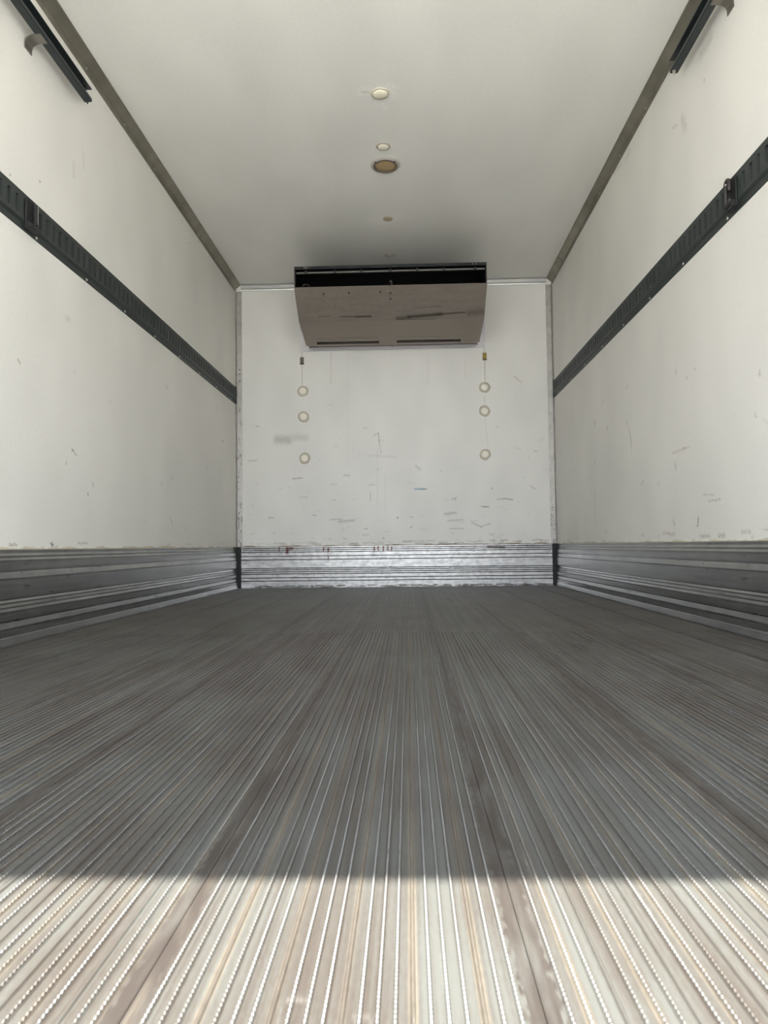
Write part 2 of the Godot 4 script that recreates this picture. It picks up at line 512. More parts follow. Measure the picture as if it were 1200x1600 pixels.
func floor_skin() -> Image:
	var w := 2048
	var h := 1024
	var im := Image.create(w, h, false, Image.FORMAT_RGB8)
	var streak := noise(51, 1.0, 2)
	var wide := noise(52, 1.0, 2)
	var blot := noise(53, 0.02, 3)
	var grit := noise(54, 0.35, 2)
	var pitch := (PLANK - 0.021) / 22.0
	for x in w:
		var wx := XL + (XR - XL) * (x + 0.5) / w
		var across := fposmod(wx - FIRST_JOINT, PLANK)
		var to_joint := minf(across, PLANK - across)
		var rib := (across - 0.0105) / pitch
		var rib_no := int(floor(rib)) + int(floor((wx - FIRST_JOINT) / PLANK)) * 22
		var s1 := streak.get_noise_1d(wx * 160.0)
		var s2 := wide.get_noise_1d(wx * 22.0)
		for y in h:
			var wz := 5.658 * (y + 0.5) / h
			var c := Color(0.32, 0.321, 0.305)
			var dirt := 0.4 + s1 * 0.16 + s2 * 0.25 + blot.get_noise_2d(x * 0.25, y * 0.6) * 0.4 + streak.get_noise_2d(wx * 160.0, wz * 1.3 + 9.0) * 0.3
			dirt += grit.get_noise_2d(x, y) * 0.2
			if rib_no % 4 == 3 and absf(fposmod(rib, 1.0) - 0.5) < 0.3:
				c = Color(0.375, 0.352, 0.312)      # pale dust packed on every fourth, unworn rib
			c = c.lerp(Color(0.25, 0.226, 0.205), clampf(dirt, 0.0, 1.0))
			if to_joint + grit.get_noise_2d(x * 0.4, y) * 0.004 < 0.012:      # ragged strip of brown dirt trodden along each plank joint
				c = c.lerp(Color(0.22, 0.198, 0.182), clampf(0.66 + blot.get_noise_2d(x * 3.0, y * 2.0) * 0.7, 0.2, 0.98))
			im.set_pixel(x, y, c)
	var rag := noise(55, 0.3, 3)
	var rng := RandomNumberGenerator.new()
	rng.seed = 56
	for i in 900:      # bright scrapes along and across the ribs
		var p := Vector2(rng.randf() * w, rng.randf() * h)
		if rng.randf() < 0.7:
			stroke(im, p, p + Vector2(rng.randf_range(-2, 2), rng.randf_range(3, 26)), Vector2(2.2, 2.0), Color(0.47, 0.465, 0.45), rng.randf_range(0.2, 0.6), rag)
		else:
			stroke(im, p, p + Vector2(rng.randf_range(4, 14), rng.randf_range(-1, 1)), Vector2(2.0, 1.5), Color(0.46, 0.457, 0.44), rng.randf_range(0.25, 0.6), rag)
	return im


func build_floor() -> void:
	var root := Node3D.new()
	root.name = "floor"
	add_child(root)
	root.set_meta("kind", "structure")
	tag(root, "ribbed aluminium truck floor of long grooved planks", "floor")
	var skin := textured(floor_skin(), 0.5, 0.15)
	skin.metallic_specular = 0.35
	var worn := textured(metal_skin(1024, 1024, Color(0.36, 0.358, 0.347), Color(0.25, 0.235, 0.22), Vector2(0.3, 0.01), 57, 300), 0.5, 0.15)
	var sub := MB.new()
	sub.box(Vector3(XL, -0.16, ZB), Vector3(XR, -0.012, ZO))
	put("subfloor", sub.mesh(), mat(Color(0.2, 0.185, 0.17), 0.8), root)
	var dull_rng := RandomNumberGenerator.new()
	dull_rng.seed = 58
	var pitch := (PLANK - 0.021) / 22.0
	for k in 9:
		var x0 := FIRST_JOINT + k * PLANK + 0.0003
		var x1 := minf(FIRST_JOINT + (k + 1) * PLANK - 0.0003, XR)
		var z_teeth := -2.6      # beyond this the teeth are too fine to see
		var b := MB.new()
		var crest := MB.new()      # rubbed tops of the ribs
		var pts := [Vector2(x0, -0.012), Vector2(x0, -0.0024), Vector2(x0 + 0.0012, -0.0018)]
		var tops: Array = []
		for r in 22:
			var xc := x0 - 0.0003 + 0.0105 + (r + 0.5) * pitch
			if xc + 0.003 > x1:
				break
			pts.append_array([Vector2(xc - 0.002, -0.0018), Vector2(xc - 0.0008, 0.0), Vector2(xc + 0.0008, 0.0), Vector2(xc + 0.002, -0.0018)])
			tops.append([xc, r % 4 == 3, dull_rng.randf() < 0.4])
		pts.append_array([Vector2(x1 - 0.0012, -0.0018), Vector2(x1, -0.0024), Vector2(x1, -0.012)])
		for i in pts.size() - 1:
			var p: Vector2 = pts[i]
			var q: Vector2 = pts[i + 1]
			var is_top := p.y == 0.0 and q.y == 0.0
			var zs := z_teeth if is_top else ZO
			if is_top and flat_rib(p, tops):
				zs = ZO
				b.quad(Vector3(p.x, p.y, zs), Vector3(q.x, q.y, zs), Vector3(q.x, q.y, ZB), Vector3(p.x, p.y, ZB))
				continue
			(crest if is_top else b).quad(Vector3(p.x, p.y, zs), Vector3(q.x, q.y, zs), Vector3(q.x, q.y, ZB), Vector3(p.x, p.y, ZB))
		b.quad(Vector3(x0, -0.012, ZO), Vector3(x1, -0.012, ZO), Vector3(x1, -0.0018, ZO), Vector3(x0, -0.0018, ZO))
		for rib in tops:      # the knurled teeth along each worn rib
			if rib[1]:
				continue
			var xc: float = rib[0]
			var onto: MB = b if rib[2] else crest
			var z := minf(ZO, -(absf(xc) - 0.2) * 1.5)
			onto.quad(Vector3(xc - 0.0008, 0, ZO), Vector3(xc + 0.0008, 0, ZO), Vector3(xc + 0.0008, 0, z), Vector3(xc - 0.0008, 0, z))
			while z > z_teeth:
				var a := Vector3(xc - 0.0008, 0.0, z)
				var c := Vector3(xc + 0.0008, 0.0, z)
				var up := Vector3(0, 0.0012, -0.002)
				var back := Vector3(0, 0, -0.0052)
				onto.quad(a, c, c + up, a + up)
				onto.quad(a + up, c + up, c + back, a + back)
				onto.tri(a, a + up, a + back)
				onto.tri(c, c + back, c + up)
				z -= 0.0052
		b.planar(0, XL, XR, 2, ZO, ZB)
		crest.planar(0, XL, XR, 2, ZO, ZB)
		var both := ArrayMesh.new()
		b.add_to(both)
		crest.add_to(both)
		both.surface_set_material(0, skin)
		both.surface_set_material(1, worn)
		put("plank", both, null, root)


func flat_rib(p: Vector2, tops: Array) -> bool:
	for rib in tops:
		if absf(rib[0] - p.x) < 0.002:
			return rib[1]
	return false


# scuff liner profile: (height, how far it stands off the wall), worn faces with a slope above each
const LINER := [Vector2(0, 0), Vector2(0.03, 0), Vector2(0.0297, 0.005), Vector2(0.0266, 0.027), Vector2(0.026, 0.030), Vector2(0.026, 0.052), Vector2(0.015, 0.0535), Vector2(0.015, 0.056), Vector2(0.024, 0.058),
	Vector2(0.0213, 0.0765), Vector2(0.010, 0.078), Vector2(0.010, 0.081), Vector2(0.024, 0.083), Vector2(0.024, 0.1055), Vector2(0.013, 0.107), Vector2(0.013, 0.110), Vector2(0.021, 0.1115), Vector2(0.0195, 0.1205), Vector2(0.008, 0.121), Vector2(0.008, 0.1245), Vector2(0.018, 0.1255),
	Vector2(0.0168, 0.1345), Vector2(0.006, 0.135), Vector2(0.006, 0.139), Vector2(0.016, 0.140), Vector2(0.014, 0.1475), Vector2(0.008, 0.148), Vector2(0.008, 0.152), Vector2(0.024, 0.154), Vector2(0.024, 0.2135), Vector2(0.014, 0.215), Vector2(0.014, 0.2175), Vector2(0.022, 0.219),
	Vector2(0.0193, 0.240), Vector2(0.008, 0.241), Vector2(0.008, 0.245), Vector2(0.021, 0.2465), Vector2(0.021, 0.271), Vector2(0.010, 0.2725), Vector2(0.010, 0.2765), Vector2(0.019, 0.278), Vector2(0.016, 0.2855), Vector2(0.007, 0.2865), Vector2(0.007, 0.2905), Vector2(0.015, 0.292), Vector2(0.013, 0.301), Vector2(0.005, 0.302), Vector2(0.005, 0.3055), Vector2(0.009, 0.3065), Vector2(0.009, 0.313), Vector2(0.0, 0.313)]


func bead(a: Vector3, b: Vector3, off: Vector3, seed_: int) -> ArrayMesh:      # uneven line of sealant
	var m := MB.new()
	var f := noise(seed_, 2.2, 3)
	var steps := int(a.distance_to(b) / 0.012)
	var prev: Array = []
	for i in steps + 1:
		var p := a.lerp(b, float(i) / steps)
		var d := a.distance_to(p)
		var h := maxf(0.002, 0.0065 + f.get_noise_1d(d * 2.0) * 0.007 + f.get_noise_1d(d * 13.0 + 40.0) * 0.003)
		var t := 0.004 + absf(f.get_noise_1d(d * 7.0 + 90.0)) * 0.004
		var ring := [p, p + off * t, p + off * t * 0.8 + Vector3.UP * h * 0.7, p + Vector3.UP * h]
		if prev.size():
			for k in 3:
				if (b - a).cross(Vector3.UP).dot(off) > 0.0:
					m.quad(prev[k], ring[k], ring[k + 1], prev[k + 1])
				else:
					m.quad(prev[k], prev[k + 1], ring[k + 1], ring[k])
		prev = ring
	return m.mesh()


func build_baseboards() -> void:
	var grime := mat(Color(0.72, 0.69, 0.61), 0.8)
	# side liners
	var side_im := metal_skin(2048, 128, Color(0.63, 0.63, 0.625), Color(0.52, 0.52, 0.515), Vector2(0.004, 0.12), 61, 150)
	var side := textured(side_im, 0.25, 0.85)
	for s in 2:
		var m := MB.new()
		var x := XL if s == 0 else XR
		m.extrude(LINER, Vector3(x, 0, ZB + 0.03), Vector3(1 if s == 0 else -1, 0, 0), Vector3.UP, Vector3(0, 0, ZO - ZB - 0.03))
		m.planar(2, ZO, ZB, 1, 0.315, 0.0)
		var o := struct("baseboard_left" if s == 0 else "baseboard_right", m.mesh(), side, "ridged aluminium scuff liner along the wall whose rail holds the " + ("bright-edged clip" if s == 0 else "loop-handled clip"), "baseboard")
		var off := Vector3(1 if s == 0 else -1, 0, 0)
		put("sealant_bead", bead(Vector3(x, 0.313, ZO), Vector3(x, 0.313, ZB), off, 71 + s), grime, o)
	# back liner
	var im := metal_skin(2048, 256, Color(0.63, 0.63, 0.625), Color(0.52, 0.52, 0.515), Vector2(0.008, 0.04), 65, 620)
	var rag := noise(66, 0.3, 3)
	var per := Vector2(2048.0 / (XR - XL), 256.0 / 0.315)
	for r in [[-0.987, 0.311, -0.988, 0.277, 0.007], [-0.924, 0.305, -0.924, 0.271, 0.016], [-0.904, 0.3, -0.884, 0.3, 0.012], [-0.644, 0.307, -0.649, 0.278, 0.007], [-0.61, 0.297, -0.61, 0.273, 0.008], [-0.259, 0.307, -0.259, 0.278, 0.006], [-0.23, 0.307, -0.23, 0.278, 0.006], [-0.191, 0.307, -0.191, 0.273, 0.007], [-0.157, 0.306, -0.157, 0.277, 0.006], [-0.128, 0.306, -0.128, 0.277, 0.006], [-0.611, 0.239, -0.611, 0.214, 0.006]]:
		stroke(im, Vector2(r[0] - XL, 0.315 - r[1]) * per, Vector2(r[2] - XL, 0.315 - r[3]) * per, per * r[4] * 1.7, Color(0.27, 0.075, 0.05), 1.0, rag)
	stroke(im, Vector2(0.6 - XL, 0.02) * per, Vector2(0.72 - XL, 0.025) * per, per * 0.022, Color(0.16, 0.13, 0.11), 0.8, rag)
	# black grime crust where the liner meets the floor
	var rng := RandomNumberGenerator.new()
	rng.seed = 67
	for i in 170:
		var x := rng.randf_range(XL + 0.15, XR - 0.03)
		var y := rng.randf_range(0.0, 0.018)
		stroke(im, Vector2(x - XL, 0.315 - y) * per, Vector2(x + rng.randf_range(0.01, 0.05) - XL, 0.315 - y) * per, per * rng.randf_range(0.006, 0.016), Color(0.13, 0.115, 0.1), rng.randf_range(0.4, 0.9), rag)
	var m := MB.new()
	var back_liner: Array = [Vector2(0, 0), Vector2(0.025, 0)]      # nearly flush bands parted by narrow grooves
	var out_ := true
	for h in [0.054, 0.078, 0.107, 0.122, 0.137, 0.15, 0.215, 0.242, 0.273, 0.288, 0.302]:
		var f0 := 0.025 if out_ else 0.0225
		out_ = h in [0.078, 0.15, 0.242]
		var f1 := 0.025 if out_ else 0.0225
		back_liner.append_array([Vector2(f0, h - 0.003), Vector2(0.006, h - 0.0034), Vector2(f1 - 0.001, h + 0.0024), Vector2(f1, h + 0.003)])
	back_liner.append_array([Vector2(0.0225, 0.313), Vector2(0, 0.313)])
	m.extrude(back_liner, Vector3(XL + 0.046, 0, ZB), Vector3(0, 0, 1), Vector3.UP, Vector3(XR - XL - 0.092, 0, 0))
	m.planar(0, XL, XR, 1, 0.315, 0.0)
	var o := struct("baseboard_back", m.mesh(), textured(im, 0.25, 0.85), "bright dented aluminium scuff liner with rust marks below the bulkhead", "baseboard")
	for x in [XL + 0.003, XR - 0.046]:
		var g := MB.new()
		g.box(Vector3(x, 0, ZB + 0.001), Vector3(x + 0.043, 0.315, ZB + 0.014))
		put("gap_shade", g.mesh(), black, o)  # black box put in for the shade of the open corner gap
	put("sealant_bead", bead(Vector3(XL, 0.313, ZB), Vector3(XR, 0.313, ZB), Vector3(0, 0, 1), 74), mat(Color(0.55, 0.51, 0.45), 0.8), o)


func build_trims() -> void:
	var cove_im := metal_skin(64, 1024, Color(0.6, 0.58, 0.53), Color(0.46, 0.44, 0.395), Vector2(0.3, 0.008), 81, 40)
	var cove := textured(cove_im, 0.42, 0.75)
	var screw := MB.new()
	screw.lathe([Vector2(0.0055, 0.0), Vector2(0.0055, 0.001), Vector2(0.004, 0.0028), Vector2(0.0, 0.0034)], Vector3.ZERO, Vector3.RIGHT, 12)
	var screw_mesh := screw.mesh()
	for s in 2:
		var x := XL if s == 0 else XR
		var d := 1.0 if s == 0 else -1.0
		# cove angle between wall and ceiling: wall flange, sloped face with a step, ceiling flange
		var pts := [Vector2(0, 0), Vector2(0, -0.056), Vector2(0.003, -0.056), Vector2(0.004, -0.03), Vector2(0.009, -0.026), Vector2(0.012, -0.022), Vector2(0.036, -0.004), Vector2(0.042, -0.003), Vector2(0.042, 0)]
		var m := MB.new()
		m.extrude(pts, Vector3(x, YC, ZB), Vector3(d, 0, 0), Vector3.UP, Vector3(0, 0, ZO - ZB))
		m.planar(0, XL, XR, 2, ZO, ZB)
		var o := struct("trim_1" if s == 0 else "trim_2", m.mesh(), cove, "dull aluminium cove angle between ceiling and the wall with the " + ("bright-edged clip" if s == 0 else "loop-handled clip"), "trim")
		for k in 14:
			var c := put("screw", screw_mesh, screw_mat, o)
			c.position = Vector3(x + d * 0.0033, YC - 0.036, -0.05 - 0.405 * k)
			if s == 1:
				c.rotation.z = PI
	# upper trim of the bulkhead: two steps
	var m := MB.new()
	m.extrude([Vector2(0, 0), Vector2(0, -0.046), Vector2(0.006, -0.046), Vector2(0.008, -0.036), Vector2(0.004, -0.033), Vector2(0.010, -0.030), Vector2(0.012, -0.006), Vector2(0.03, -0.003), Vector2(0.03, 0)], Vector3(XL + 0.042, YC, ZB), Vector3(0, 0, 1), Vector3.UP, Vector3(XR - XL - 0.084, 0, 0))
	struct("trim_3", m.mesh(), alu, "stepped aluminium strip along the top of the bulkhead", "trim")
	# upright corner angles, dented and spotted low down
	for s in 2:
		var x := XL if s == 0 else XR
		var d := 1.0 if s == 0 else -1.0
		var a := MB.new()
		a.extrude([Vector2(0, 0), Vector2(0.049, 0), Vector2(0.049, 0.003), Vector2(0.012, 0.004), Vector2(0.007, 0.008), Vector2(0.004, 0.02), Vector2(0, 0.02)], Vector3(x, 0.318, ZB), Vector3(d, 0, 0), Vector3(0, 0, 1), Vector3(0, YC - 0.318 - 0.05, 0))
		a.planar(0, x - 0.06, x + 0.06, 1, YC, 0.3)
		var im := metal_skin(64, 1024, Color(0.7, 0.69, 0.67), Color(0.6, 0.585, 0.56), Vector2(0.2, 0.02), 85 + s, 10)
		var rag := noise(87 + s, 0.3, 3)
		var rng := RandomNumberGenerator.new()
		rng.seed = 88 + s
		for i in (34 if s == 0 else 9):
			var y := 330.0 + 690.0 * (1.0 - pow(rng.randf(), 2.0)) if s == 0 else rng.randf_range(820.0, 1010.0)
			var px := (33.0 + rng.randf_range(8.0, 24.0)) if s == 0 else (31.0 - rng.randf_range(8.0, 24.0))
			stroke(im, Vector2(px, y), Vector2(px, y + rng.randf_range(1, 8)), Vector2(5, 5), Color(0.17, 0.16, 0.15), rng.randf_range(0.4, 0.9), rag)
		var o := struct("trim_4" if s == 0 else "trim_5", a.mesh(), textured(im, 0.45, 0.55), "upright aluminium corner angle at the bulkhead, " + ("spotted and punched with small holes" if s == 0 else "clean except for a smudge low down"), "trim")
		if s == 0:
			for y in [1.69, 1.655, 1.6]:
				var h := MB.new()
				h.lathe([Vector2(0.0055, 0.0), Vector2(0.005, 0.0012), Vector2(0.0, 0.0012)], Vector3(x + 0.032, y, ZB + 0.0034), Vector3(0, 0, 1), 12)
				put("dark_hole", h.mesh(), black, o)  # black disc stands for the darkness inside a punched hole


func build_cooling_unit() -> void:
	var cx := -0.1
	var hw := 0.647
	var t := thing("cooling_unit", "grey metal evaporator box with a black outlet slot hung under the ceiling", "cooling unit", Vector3(cx, 1.82, ZB))
	var at := Vector3(-cx, -1.82, -ZB)      # world to local
	var put_in := func(called: String, m: MB, material: Material, parent: Node = null) -> MeshInstance3D:
		for k in m.v.size():
			m.v[k] += at
		return put(called, m.mesh(), material, t if parent == null else parent)
	# front cover: stained sheet metal
	var im := metal_skin(1024, 256, Color(0.66, 0.62, 0.585), Color(0.625, 0.585, 0.55), Vector2(0.004, 0.02), 91, 8)
	var rag := noise(92, 0.2, 3)
	var per := Vector2(1024.0 / (2.0 * hw), 256.0 / 0.17)
	var spot := func(x: float, y: float) -> Vector2: return Vector2(x - cx + hw, 2.061 - y) * per
	for s in [[-0.061, 1.9, 0.03, 1.907, 0.024, 0.6], [0.02, 1.907, 0.252, 1.918, 0.02, 0.9], [0.22, 1.917, 0.411, 1.924, 0.012, 0.75], [-0.039, 1.894, 0.208, 1.895, 0.008, 0.45], [0.44, 1.922, 0.538, 1.926, 0.04, 0.35], [0.052, 1.949, 0.25, 1.957, 0.006, 0.3], [-0.454, 1.916, -0.239, 1.915, 0.007, 0.75], [-0.615, 1.918, -0.525, 1.92, 0.005, 0.45], [-0.347, 1.914, -0.239, 1.915, 0.010, 0.8]]:
		stroke(im, spot.call(s[0], s[1]), spot.call(s[2], s[3]), (per * s[4]).max(Vector2(2, 2)), Color(0.2, 0.19, 0.18), s[5], rag)
	var cover := textured(im, 0.45, 0.55)
	var m := MB.new()
	m.extrude([Vector2(4.78, 2.061), Vector2(5.0, 1.892), Vector2(5.002, 1.895), Vector2(4.783, 2.064)], Vector3(cx - hw, 0, 0), Vector3(0, 0, -1), Vector3.UP, Vector3(2.0 * hw, 0, 0))
	m.planar(0, cx - hw, cx + hw, 1, 2.061, 1.891)
	var front: MeshInstance3D = put_in.call("front_cover", m, cover)
	# holes and screws in the cover
	for p in [[-0.553, 2.029], [-0.382, 2.03], [-0.169, 2.032], [-0.1, 2.025], [-0.101, 1.998], [-0.559, 1.993]]:
		var h := MB.new()
		var z: float = -4.78 - (2.061 - p[1]) / 0.169 * 0.22
		var r := 0.006 if p[0] > -0.555 else 0.0035
		h.lathe([Vector2(r, -0.0015), Vector2(r, 0.0015), Vector2(0.0, 0.0018)], Vector3(p[0], p[1], z), Vector3(0, -0.793, 0.609).normalized(), 10)
		put_in.call("bolt", h, black, front)
	# underside with two intake slots
	var under := mat(Color(0.58, 0.54, 0.51), 0.45, 0.55)
	m = MB.new()
	var slope := func(z: float) -> float: return 1.892 - (z - 5.0) / 0.36 * 0.066
	for q in [[cx - hw, cx + hw, 5.0, 5.25], [cx - hw, cx + hw, 5.352, 5.36], [cx - hw, -0.665, 5.25, 5.352], [-0.2, -0.067, 5.25, 5.352], [0.409, cx + hw, 5.25, 5.352], [-0.665, -0.2, 5.258, 5.305], [-0.067, 0.409, 5.258, 5.305]]:
		var a := Vector3(q[0], slope.call(q[2]), -q[2])
		var b := Vector3(q[1], slope.call(q[2]), -q[2])
		var c := Vector3(q[1], slope.call(q[3]), -q[3])
		var d := Vector3(q[0], slope.call(q[3]), -q[3])
		var th := Vector3(0, 0.003, 0)
		m.quad(a, d, c, b)
		m.quad(a + th, b + th, c + th, d + th)
		m.quad(b, c, c + th, b + th)
		m.quad(d, a, a + th, d + th)
		m.quad(a, b, b + th, a + th)
		m.quad(c, d, d + th, c + th)
	put_in.call("underside", m, under)
	# cheeks
	for s in [-1.0, 1.0]:
		m = MB.new()
		m.extrude([Vector2(4.78, 2.205), Vector2(4.78, 2.061), Vector2(5.0, 1.892), Vector2(5.36, 1.826), Vector2(5.502, 1.88), Vector2(5.502, 2.205)], Vector3(cx + s * hw, 0, 0), Vector3(0, 0, -1), Vector3.UP, Vector3(s * 0.003, 0, 0))
		put_in.call("side_panel", m, under)
	# black parts round the outlet
	var lip := mat(Color(0.1, 0.11, 0.115), 0.4, 0.3)
	m = MB.new()
	m.bar(Vector3(cx - hw, 2.2, ZB), Vector3(cx + hw, 2.205, -4.78), 0.0008, 0)
	put_in.call("top_panel", m, lip)
	m = MB.new()
	m.bar(Vector3(cx - hw, 2.183, -4.786), Vector3(cx + hw, 2.205, -4.778), 0.002, 0)
	put_in.call("outlet_lip", m, lip)
	# inside: deep black plastic throat, finned coil at its end, drip tray, added plate that darkens the slots
	m = MB.new()
	for k in 90:
		var x := cx - hw + 0.02 + k * (2.0 * hw - 0.04) / 89.0
		m.box(Vector3(x - 0.003, 2.052, -5.46), Vector3(x + 0.003, 2.198, -5.3))
	m.box(Vector3(cx - hw + 0.004, 2.052, -5.48), Vector3(cx + hw - 0.004, 2.198, -5.46))
	put_in.call("coil", m, mat(Color(0.42, 0.41, 0.4), 0.5, 0.5))
	m = MB.new()
	m.box(Vector3(cx - hw + 0.004, 2.046, -5.48), Vector3(cx + hw - 0.004, 2.05, -4.8))
	put_in.call("drip_tray", m, lip)
	for x in [cx - hw + 0.0035, cx + hw - 0.007]:
		m = MB.new()
		m.box(Vector3(x, 2.051, -5.46), Vector3(x + 0.0035, 2.182, -4.787))
		put_in.call("throat_side", m, lip)
	m = MB.new()
	m.extrude([Vector2(5.358, 1.829), Vector2(5.502, 1.858), Vector2(5.502, 1.861), Vector2(5.358, 1.832)], Vector3(cx - hw, 0, 0), Vector3(0, 0, -1), Vector3.UP, Vector3(2.0 * hw, 0, 0))
	put_in.call("added_rear_strip", m, under)  # added to shut light out of the cavity, so the slots stay dark
	m = MB.new()
	m.box(Vector3(cx - hw + 0.004, 1.85, -5.5), Vector3(cx + hw - 0.004, 2.199, -5.485))
	put_in.call("added_back_plate", m, under)  # added to cover the pale wall and darken the view through the slots
	# rail across the outlet with its clips
	m = MB.new()
	m.tube([Vector3(cx - hw + 0.01, 2.168, -4.802), Vector3(cx + hw - 0.01, 2.168, -4.802)], 0.0095, 14)
	var bar: MeshInstance3D = put_in.call("outlet_bar", m, mat(Color(0.36, 0.35, 0.34), 0.38, 0.6))
	for x in [-0.671, -0.473, -0.294, -0.098, 0.084, 0.263, 0.472]:
		m = MB.new()
		m.bar(Vector3(x - 0.009, 2.155, -4.814), Vector3(x + 0.009, 2.182, -4.79), 0.004, 0)
		put_in.call("clip", m, black, bar)
	for x in [-0.68, -0.663, 0.455, 0.478]:
		m = MB.new()
		m.lathe([Vector2(0.005, 0.0), Vector2(0.004, 0.003), Vector2(0.0, 0.004)], Vector3(x, 2.194, -4.778), Vector3(0, 0, 1), 10)
		put_in.call("screw", m, alu_dull)
	# wire hook in the middle and a loose cable end
	m = MB.new()
	m.tube([Vector3(-0.104, 2.086, -4.792), Vector3(-0.1, 2.093, -4.785), Vector3(-0.091, 2.093, -4.782), Vector3(-0.089, 2.086, -4.781), Vector3(-0.089, 2.06, -4.781)], 0.0026, 6)
	put_in.call("wire_hook", m, alu_dull)
	m = MB.new()
	m.tube([Vector3(-0.693, 2.082, -4.8), Vector3(-0.676, 2.088, -4.797), Vector3(-0.66, 2.086, -4.796), Vector3(-0.648, 2.074, -4.796)], 0.0022, 6)
	put_in.call("cable_end", m, alu_dull)
	# flange frame on the bulkhead, mitred at the corners
	var frame := mat(Color(0.78, 0.77, 0.78), 0.4, 0.45)
	var x0 := -0.819
	var x1 := 0.608
	var y0 := 1.822
	var w := 0.058
	m = MB.new()
	m.extrude([Vector2(x0, y0), Vector2(x1, y0), Vector2(x1 - w, y0 + w), Vector2(x0 + w, y0 + w)], Vector3(0, 0, ZB), Vector3.RIGHT, Vector3.UP, Vector3(0, 0, 0.006))
	var fr: MeshInstance3D = put_in.call("flange", m, frame)
	for x in [-0.74, -0.105, 0.548]:
		m = MB.new()
		m.lathe([Vector2(0.006, 0.0), Vector2(0.005, 0.003), Vector2(0.0, 0.004)], Vector3(x, y0 + 0.028, ZB + 0.006), Vector3(0, 0, 1), 10)
		put_in.call("screw", m, alu_dull, fr)
	m = MB.new()
	m.extrude([Vector2(x0, y0 + 0.001), Vector2(x0 + w, y0 + w + 0.001), Vector2(x0 + w, 2.2), Vector2(x0, 2.2)], Vector3(0, 0, ZB), Vector3.RIGHT, Vector3.UP, Vector3(0, 0, 0.006))
	put_in.call("flange", m, frame)
	m = MB.new()
	m.extrude([Vector2(x1, y0 + 0.001), Vector2(x1, 2.2), Vector2(x1 - w, 2.2), Vector2(x1 - w, y0 + w + 0.001)], Vector3(0, 0, ZB), Vector3.RIGHT, Vector3.UP, Vector3(0, 0, 0.006))
	put_in.call("flange", m, frame)


